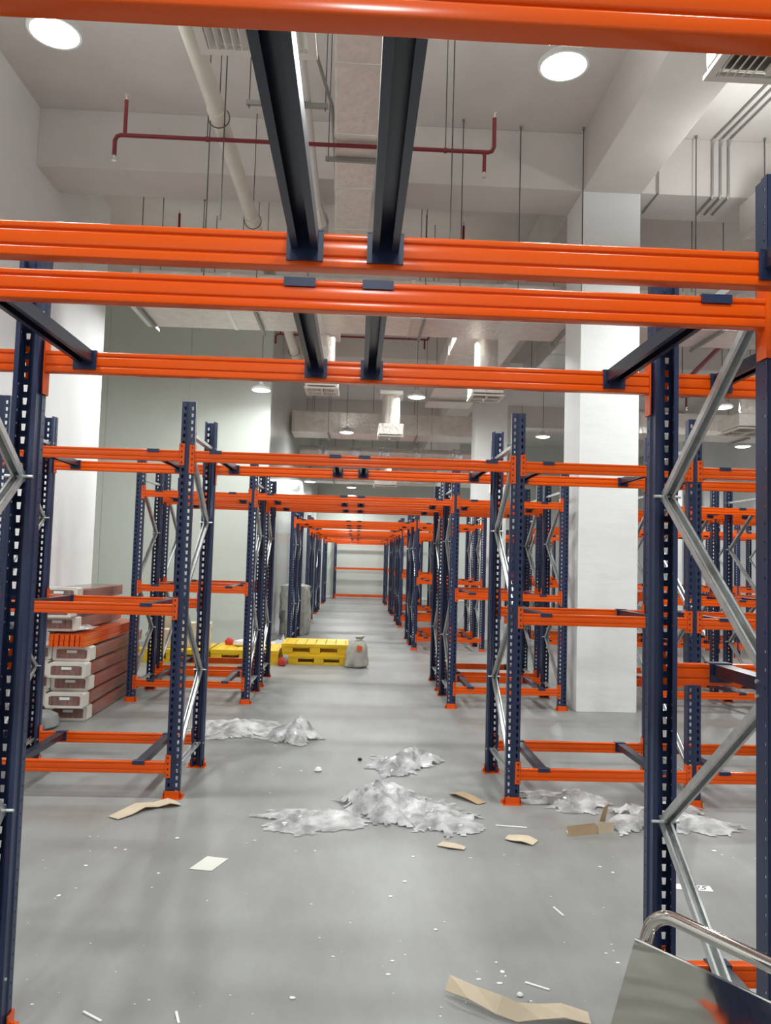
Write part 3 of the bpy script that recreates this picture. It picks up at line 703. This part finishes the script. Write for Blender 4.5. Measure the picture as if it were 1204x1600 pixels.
# ------------------------------------------------------------------ yellow pallets, sack, cartons, bundles
def pallet(name, label, x0, x1, y0, y1, z0, h, rz=0.0):
    t = thing('plastic_pallet', label, 'pallet', ((x0+x1)/2, (y0+y1)/2, z0), rz, 'yellow plastic pallets')
    hx, hy = (x1-x0)/2, (y1-y0)/2
    nx, ny = 10, 8; g = .006; lo, hi = h*.24, h*.70
    link('deck_edge', MB().box(-hx, hx, -hy, -hy+.05, h*.72, h).box(-hx, hx, hy-.05, hy, h*.72, h).box(-hx, -hx+.05, -hy+.05, hy-.05, h*.72, h).box(hx-.05, hx, -hy+.05, hy-.05, h*.72, h).mesh('deck_edge', YEL, bevel=.006), t)
    sw = (2*hx-.1)/6
    for k in range(6):
        me = cached(('dk', round(sw, 3), round(hy, 3), h), lambda: MB().box(.006, sw-.006, -hy+.051, hy-.051, h*.80, h*.985).mesh('deck_board', YEL, bevel=.004))
        link('deck_board', me, t, (-hx+.05+k*sw, 0, 0))
    link('bottom_runner', MB().box(-hx+.01, hx-.01, -hy+.01, -hy+.14, 0, h*.2).box(-hx+.01, hx-.01, hy-.14, hy-.01, 0, h*.2).box(-hx+.01, hx-.01, -.07, .07, 0, h*.2).mesh('bottom_runner', YEL, bevel=.005), t)
    bl = cached(('blk', round(hx, 3), h), lambda: MB().box(-hx*.16, hx*.16, -.06, .06, h*.19, h*.73).mesh('block', YEL, bevel=.008))
    for xx in (-hx*.83, 0, hx*.83):
        for yy in (-hy+.065, 0, hy-.065): link('block', bl, t, (xx, yy, 0))
    for xx in (-hx*.42, hx*.42):
        me = cached(('rib', round(hx, 3), h), lambda: MB().box(-hx*.24, hx*.24, -.01, .01, h*.2, h*.30).box(-hx*.24, hx*.24, -.01, .01, h*.62, h*.73).mesh('opening_rib', YEL))
        link('opening_rib', me, t, (xx, -hy+.02, 0)); link('opening_rib', me, t, (xx, hy-.02, 0))
    return t
pallet('p', 'yellow plastic pallet on the floor left of the tied sack, lower of two', -1.17, -.07, 14.1, 15.15, 0.0, .165)
pallet('p', 'yellow plastic pallet lying on top of another beside the tied sack', -1.29, -.10, 14.12, 15.12, .166, .20)
pallet('p', 'yellow plastic pallet left of the two stacked ones, under the rack posts', -2.52, -1.33, 13.95, 15.1, 0.0, .25)
pallet('p', 'leftmost yellow plastic pallet, under the pale cartons', -3.8, -2.6, 13.95, 15.1, 0.0, .235)
def sack():
    t = thing('tied_sack', 'grey tied sack with an orange patch beside the yellow pallets', 'sack', (.045, 13.95, 0))
    blob('sack_body', None, None, (0, 0, 0), [(.165, .003), (.20, .035), (.20, .10), (.19, .18), (.195, .27), (.18, .35), (.14, .42), (.075, .465), (.05, .485), (.07, .51), (.085, .545), (.03, .56)], 11, SACK, (.95, .85), amp=.15, n=44, parent=t, fr=2.4, lean=.22)
    link('orange_patch', MB().prism([(-.045, 0), (.05, .01), (.055, .09), (-.03, .10)], 'y', -.006, 0).mesh('orange_patch', ORANGE), t, (.05, -.185, .30), (-.12, 0, 0))
    link('tie_cord', MB().lathe([(.055, .47), (.064, .478), (.055, .486)], 14).mesh('tie_cord', PAPER), t, (.05, 0, .004))
sack()
def carton(label, x, y, z, sx, sy_, sz, rz=0.0, m=CARDW, flap=True, tape=True):
    t = thing('carton', label, 'box', (x, y, z), rz, 'cartons by the beige wall')
    link('box_body', MB().box(-sx/2, sx/2, -sy_/2, sy_/2, 0, sz).mesh('box_body', m, bevel=.006), t)
    if tape: link('packing_tape', MB().box(-.03, .03, -sy_/2-.002, -sy_/2-.0005, 0, sz*.28).box(-.03, .03, -sy_/2-.002, sy_/2+.002, sz+.0005, sz+.002).mesh('packing_tape', CARD), t)
    if flap: link('lid_flap', MB().prism([(-sx/2, sz), (-sx/2+.006, sz+.003), (-sx/2-.07, sz-.12), (-sx/2-.076, sz-.117)], 'y', -sy_/2, sy_/2).mesh('lid_flap', m), t)
    link('printed_mark', MB().box(sx/2+.0005, sx/2+.002, -sy_*.15, sy_*.2, sz*.55, sz*.78).box(sx/2+.0005, sx/2+.002, -sy_*.15, sy_*.2, sz*.10, sz*.32).mesh('printed_mark', CARD), t)
carton('large pale carton on the yellow pallet before the beige wall', -2.88, 14.55, .236, .50, .42, .43, .12)
carton('tall brown carton stack member leaning behind the left rack posts', -3.47, 14.87, .236, .40, .36, .66, -.1, m=CARDP)
carton('small pale carton at the foot of the tall brown one', -3.46, 14.34, .236, .44, .34, .32, .12, m=CARDP)
blob('grey_bundle', 'grey film wrapped bundle left of the cartons near the beam stack', 'bundle', (-4.25, 13.72, 0), [(.30, .004), (.34, .1), (.33, .3), (.30, .5), (.2, .6), (.08, .64)], 21, SACKG, (1.0, .9), amp=.07)
blob('red_white_bag', 'small red and white packet on the yellow pallet by the beige wall', 'packet', (-2.32, 14.78, .252), [(.08, 0), (.09, .03), (.085, .07), (.05, .11), (.02, .13)], 6, REDC, (1, .6), amp=.05)
blob('white_packet', 'white packet lying beside the small red packet', 'packet', (-2.02, 14.6, .252), [(.12, 0), (.17, .03), (.15, .09), (.07, .12)], 9, WBAG, (1.2, .7), amp=.08)
blob('red_rag', 'crumpled red cloth on the floor between the yellow pallets', 'cloth', (-1.25, 13.86, 0), [(.05, .004), (.075, .03), (.06, .11), (.03, .15)], 4, REDC, (1.0, .6), amp=.1)
crumple('film_heap', 'heap of white crumpled plastic behind the upper yellow pallet', 'plastic film', (-1.42, 15.8, 0), .62, .5, .42, 17, n=40, m=WBAG, peak=[(.1, 0, .8, .9)])
blob('wrapped_bundle', 'tall grey film wrapped bundle standing against the grey aisle wall', 'bundle', (-1.50, 19.75, 0), [(.34, .004), (.36, .08), (.37, .25), (.355, .4), (.37, .6), (.355, .8), (.365, .95), (.35, 1.1), (.34, 1.2), (.22, 1.24)], 25, SACKG, (1.0, .9), amp=.11, n=48, fr=5.5)
# banner on the aisle wall
def banner():
    t = thing('banner', 'blue and white striped poster on the grey aisle wall', 'poster', (-1.994, 32.6, .62))
    for a_, b_, m in ((0, .75, BLUE), (.75, 1.45, PAPER), (1.45, 1.62, BLUE)):
        link('stripe', MB().box(0, .01, 0, 1.6, a_, b_).mesh('stripe', m), t)
banner()

# ------------------------------------------------------------------ litter on the floor
crumple('plastic_film', 'largest heap of crumpled clear plastic film in the middle of the aisle floor', 'plastic film', (.28, 6.08, 0), .62, .62, .22, 2, n=54, peak=[(-.1, .2, .5, 1.1)])
crumple('plastic_film', 'flat tail of clear film left of the largest heap', 'plastic film', (-.30, 5.80, 0), .62, .40, .10, 5, n=44, rz=.28)
crumple('plastic_film', 'flat piece of clear film right of the largest heap, by the post foot', 'plastic film', (.66, 5.90, 0), .50, .52, .11, 8, n=44)
crumple('plastic_film', 'peaked crumple of clear film behind the largest heap', 'plastic film', (.50, 7.42, 0), .52, .58, .22, 12, n=46, peak=[(.35, .35, .45, .9)])
crumple('plastic_film', 'clear film heap on the far left by the rack post, glittering', 'plastic film', (-1.30, 8.80, 0), .66, .80, .15, 14, n=46, rz=.3)
crumple('plastic_film', 'tent shaped sheet of clear film on the left side of the aisle', 'plastic film', (-.62, 8.40, 0), .44, .5, .26, 19, n=40, peak=[(.25, .1, .5, 1.0)])
crumple('plastic_film', 'clear film crumpled under the low beam of the right rack', 'plastic film', (1.80, 6.36, 0), .52, .44, .15, 23, n=44, peak=[(.1, 0, .6, .3)])
crumple('plastic_film', 'glittering clear film behind the large right hand post', 'plastic film', (2.36, 5.95, 0), .66, .60, .17, 27, n=48, peak=[(-.3, .1, .5, .5)])
crumple('plastic_film', 'small scrap of clear film beside the long cardboard strip', 'plastic film', (.80, 3.43, 0), .05, .05, .07, 41, n=14)
def strip(name, label, path, wid, m, th=.004, group=None, cat='cardboard'):
    """folded strip: path of (x,y,z,width scale) with folds"""
    P = [Vector(p[:3]) for p in path]; L = []; Rr = []
    for i, p in enumerate(P):
        d = P[min(i+1, len(P)-1)]-P[max(i-1, 0)]; d.z = 0; d.normalize(); q = Vector((-d.y, d.x, 0))*wid*.5*path[i][3]
        tw = path[i][4] if len(path[i]) > 4 else 0
        L.append(p+q+Vector((0, 0, tw))); Rr.append(p-q-Vector((0, 0, 0)))
    c = P[0].copy(); c.z = 0
    vs = [v-c for v in L]+[v-c for v in Rr]; n = len(P)
    fs = [(i, i+1, n+i+1, n+i) for i in range(n-1)]
    o = link(name, MB().add(vs, fs).mesh(name, m, solid=th, recalc=False), None, c)
    return tag(o, label, cat, group)
CG = 'torn cardboard pieces on the floor'
strip('cardboard_strip', 'long bent brown cardboard strip lying at the bottom edge, by the steel trolley', [(.46, 3.55, .02, .7, .05), (.56, 3.47, .03, 1, .03), (.66, 3.38, .02, 1, .05), (.73, 3.35, .008, .9, .05), (.82, 3.35, .02, 1, .03), (.92, 3.35, .03, 1.2, .02), (1.03, 3.34, .01, 1.2, .01)], .058, CARDP, group=CG)
strip('cardboard_strip', 'wavy pale cardboard strip at the foot of the left rack post', [(-1.68, 5.76, .006, .8), (-1.62, 5.86, .012, 1), (-1.55, 5.98, .03, 1), (-1.45, 6.06, .012, .95), (-1.36, 6.08, .035, 1), (-1.30, 6.12, .008, .9)], .13, CARDP, group=CG)
strip('cardboard_piece', 'small flat cardboard piece right below the largest film heap', [(.62, 5.36, .004, 1), (.70, 5.31, .010, 1), (.78, 5.28, .004, .6)], .09, CARDP, group=CG)
strip('cardboard_piece', 'torn cardboard piece with ragged corner below the right post foot', [(1.10, 5.50, .006, .7), (1.16, 5.47, .012, 1.0), (1.22, 5.44, .018, 1), (1.28, 5.40, .004, .8)], .13, CARDP, group=CG)
strip('cardboard_piece', 'folded cardboard piece lying just left of the right post foot', [(.84, 6.50, .006, .6), (.90, 6.43, .03, 1), (.98, 6.34, .02, 1), (1.05, 6.25, .004, .9)], .10, CARD, group=CG)
def bent_box():
    t = thing('cardboard_box', 'crushed open brown cardboard piece standing up near the large right hand post', 'cardboard', (1.55, 5.55, 0), .28, CG)
    link('flat_panel', MB().prism([(0, 0), (.22, 0), (.26, .03), (.22, .075), (0, .07)], 'y', 0, .006).mesh('flat_panel', CARD), t, (0, 0, 0), (-.25, 0, 0))
    link('bottom_panel', MB().prism([(0, 0), (.20, .02), (.22, .11), (.03, .09)], 'z', .003, .008).mesh('bottom_panel', CARDP), t)
    link('upright_panel', MB().prism([(0, 0), (.10, 0), (.08, .20), (.02, .17)], 'y', 0, .006).mesh('upright_panel', CARD), t, (.27, .06, 0), (.2, .1, .5))
    link('side_panel', MB().prism([(0, 0), (.12, 0), (.13, .07), (.01, .08)], 'y', 0, .006).mesh('side_panel', CARDP), t, (.24, .0, 0), (-.2, 0, -.1))
bent_box()
def sheet(name, label, pts, m, z=.0015, th=.0015, cat='paper'):
    c = Vector((sum(p[0] for p in pts)/len(pts), sum(p[1] for p in pts)/len(pts), 0))
    return tag(link(name, MB().prism([(p[0]-c.x, p[1]-c.y) for p in pts], 'z', z, z+th).mesh(name, m), None, c), label, cat)
sheet('paper_sheet', 'cream paper card lying alone on the left of the near floor', [(-.955, 4.88), (-.815, 4.855), (-.745, 5.05), (-.885, 5.085)], CREAMP)
def note():
    t = thing('paper_note', 'white paper slip with handwritten number seen through the right rack frame', 'paper', (2.06, 4.71, 0), -.16)
    link('paper', MB().box(-.115, .115, -.04, .04, .0015, .003).mesh('paper', PAPER), t)
    cu = bpy.data.curves.new('handwriting', 'FONT'); cu.body = '525'; cu.size = .075; cu.shear = .5; cu.align_x = 'CENTER'; cu.align_y = 'CENTER'; cu.extrude = .0003
    tmp = bpy.data.objects.new('handwriting', cu); COL.objects.link(tmp)
    dg = bpy.context.evaluated_depsgraph_get(); me = bpy.data.meshes.new_from_object(tmp.evaluated_get(dg)); me.materials.clear(); me.materials.append(INK)
    COL.objects.unlink(tmp); bpy.data.objects.remove(tmp)
    link('handwriting', me, t, (.02, 0, .0036))
note()
def stick(label, a_, b_, wd=.012):
    a_ = Vector(a_[:2]).to_3d(); b_ = Vector(b_[:2]).to_3d(); d = (b_-a_); n = Vector((-d.y, d.x, 0)).normalized()*wd*.5
    c = (a_+b_)/2
    vs = [a_+n, b_+n, b_-n, a_-n]
    return tag(link('plastic_strip', MB().prism([(v.x-c.x, v.y-c.y) for v in vs], 'z', .001, .006).mesh('plastic_strip', PAPER), None, (c.x, c.y, 0)), label, 'plastic strip', 'white plastic strips on the floor')
def px(u, v):
    a_, b_ = u-602, v-800; U = a_*cr+b_*sr; V = -a_*sr+b_*cr
    d = r0*(U/FPX)+f0+u0*(-V/FPX); t = -EYE/d.z
    return (d.x*t, d.y*t, 0)
# litter positions measured on the floor
stick('white strip right of the film, below the right post foot', (1.07, 5.75), (1.29, 5.71), .018)
for (ua, va, ub, vb), lb in (((820, 1536, 858, 1548), 'white strip above the long cardboard strip'), ((864, 1418, 880, 1432), 'short white strip in the middle of the right floor'),
                             ((130, 1582, 158, 1597), 'white strip at the bottom left by the large post foot'), ((275, 1582, 279, 1600), 'white strip at the bottom edge, left of centre')):
    stick(lb, px(ua, va), px(ub, vb), .010)
def pebble(u, v, r_, label):
    x, y, _ = px(u, v)
    blob('white_lump', label, 'debris', (x, y, 0), [(r_*.8, .002), (r_, r_*.3), (r_*.8, r_*.8), (r_*.3, r_*1.1)], u, WBAG, amp=.12, n=10)
pebble(497, 1205, .035, 'white lump of debris left of the largest film heap')
pebble(812, 1556, .014, 'round white lump right above the long cardboard strip')
tag(link('bolt_nut', MB().lathe([(.02, .001), (.02, .02), (.01, .02), (.01, .001)], 6).mesh('bolt_nut', BLACK), None, px(562, 1188)), 'small dark nut left of the peaked film crumple', 'nut')
rg = random.Random(5); m = MB()
spots = [(775, 1504), (784, 1519), (780, 1537), (747, 1531), (694, 1441), (680, 1453), (610, 1401), (860, 1401), (957, 1364), (937, 1355), (645, 1339), (632, 1378), (787, 1336), (735, 1341), (247, 1365), (237, 1387), (180, 1325), (196, 1328), (134, 1353), (118, 1388), (92, 1400), (86, 1404), (153, 1307), (140, 1307), (492, 1330), (385, 1318), (398, 1314), (462, 1330), (486, 1413), (277, 1310), (881, 1473), (955, 1476), (965, 1505), (946, 1490), (958, 1486), (606, 1523), (613, 1502), (520, 1495), (456, 1560), (50, 1570), (430, 1165), (735, 1300), (540, 1287), (470, 1205), (425, 1211), (437, 1200), (520, 1175), (590, 948), (930, 1130), (1115, 1330), (1145, 1340), (1180, 1342), (1128, 1336)]
spots += [(rg.uniform(40, 980), rg.uniform(1130, 1590)) for _ in range(70)]
for i, (u, v) in enumerate(spots):
    x, y, _ = px(u, v); s_ = rg.uniform(.006, .016) if i < 53 else rg.uniform(.002, .007)
    n = 6; a0 = rg.uniform(0, 6); el = rg.uniform(.4, 1)
    ring = [(x+s_*math.cos(a0+2*math.pi*k/n)*rg.uniform(.7, 1.2), y+s_*el*math.sin(a0+2*math.pi*k/n)*rg.uniform(.7, 1.2)) for k in range(n)]
    m.prism(ring, 'z', .0006, .0006+s_*.25)
o = link('paint_chips', m.mesh('paint_chips', PAPER)); o['kind'] = 'stuff'; tag(o, 'tiny white chips scattered over the concrete floor', 'debris')

# ------------------------------------------------------------------ stainless trolley, bottom right
def trolley():
    t = thing('steel_trolley', 'polished stainless steel trolley with tube handle at the bottom right corner', 'trolley', (.60, 1.42, 0))
    O = Vector((.60, 1.42, 0))
    H0 = Vector((.587, 1.462, 1.262)); d = Vector((.125, -.197, -.004)).normalized(); nrm = Vector((-d.y, d.x, 0)).normalized()
    if nrm.dot(Vector((-1, -1, 0))) < 0: nrm = -nrm
    dn = (Vector((0, 0, -1))-d*.30).normalized()            # the raked end frame stands upright
    W = .62
    def P(a_, b_, off=0): return H0+d*a_+dn*b_-nrm*off-O
    rr = .0125; k = .045; pts = [P(-.02, .95), P(-.02, k)]
    for q in range(1, 6):
        th = q/6*math.pi/2; pts.append(P(-.02+k*(1-math.cos(th)), k-k*math.sin(th)))
    pts += [P(-.02+k, 0), P(W+.02-k, 0)]
    for q in range(1, 6):
        th = q/6*math.pi/2; pts.append(P(W+.02-k+k*math.sin(th), k-k*math.cos(th)))
    pts += [P(W+.02, k), P(W+.02, .95)]
    link('push_handle', MB().tube(pts, rr, 16).mesh('push_handle', STEEL, smooth=True), t)
    def slab(a0, a1, b0, b1, o0, o1): 
        m_ = MB(); vs = [P(a_, b_, o_) for o_ in (o0, o1) for b_ in (b0, b1) for a_ in (a0, a1)]
        return m_.add(vs, [(0, 2, 3, 1), (4, 5, 7, 6), (0, 1, 5, 4), (2, 6, 7, 3), (0, 4, 6, 2), (1, 3, 7, 5)])
    # gently bowed end panel
    n = 24; vs = []; fs = []
    for b_ in (.064, .95):
        for i in range(n+1):
            u = i/n; vs.append(P(-.031+u*(W+.066), b_, -.016+.022*math.sin(math.pi*u)))
    fs = [(i, i+1, n+1+i+1, n+1+i) for i in range(n)]
    link('end_panel', MB().add(vs, fs).mesh('end_panel', STEELP, smooth=True, solid=.002), t)
    rim = [P(-.031+k_/n*(W+.066), .064, -.0155+.022*math.sin(math.pi*k_/n)) for k_ in range(n+1)]
    link('panel_rim', MB().tube(rim, .0025, 6).mesh('panel_rim', STEEL, smooth=True), t)
    # tray deck, far side rail and castors (mostly below the frame)
    def Q(a_, o_, z): 
        v = P(a_, .95, 0); e_ = v - nrm*o_; return Vector((e_.x, e_.y, z))
    zt = P(0, .95).z
    m_ = MB(); vs = [Q(a_, o_, z) for z in (zt-.02, zt+.01) for o_ in (-.01, .75) for a_ in (-.02, W+.02)]
    m_.add(vs, [(0, 2, 3, 1), (4, 5, 7, 6), (0, 1, 5, 4), (2, 6, 7, 3), (0, 4, 6, 2), (1, 3, 7, 5)])
    link('deck', m_.mesh('deck', STEELP, bevel=.004), t)
    for a_ in (.04, W-.04):
        for o_ in (.06, .68):
            c = Q(a_, o_, .06)
            w_ = link('castor', MB().tube([c-d*.014, c+d*.014], .06, 18).mesh('castor', BLACK, smooth=True), t)
            link('castor_fork', MB().tube([Q(a_, o_, .06)+d*.022, Q(a_, o_, .13)+d*.018, Q(a_, o_, zt-.01)], .010, 8).mesh('castor_fork', STEEL), w_)
trolley()
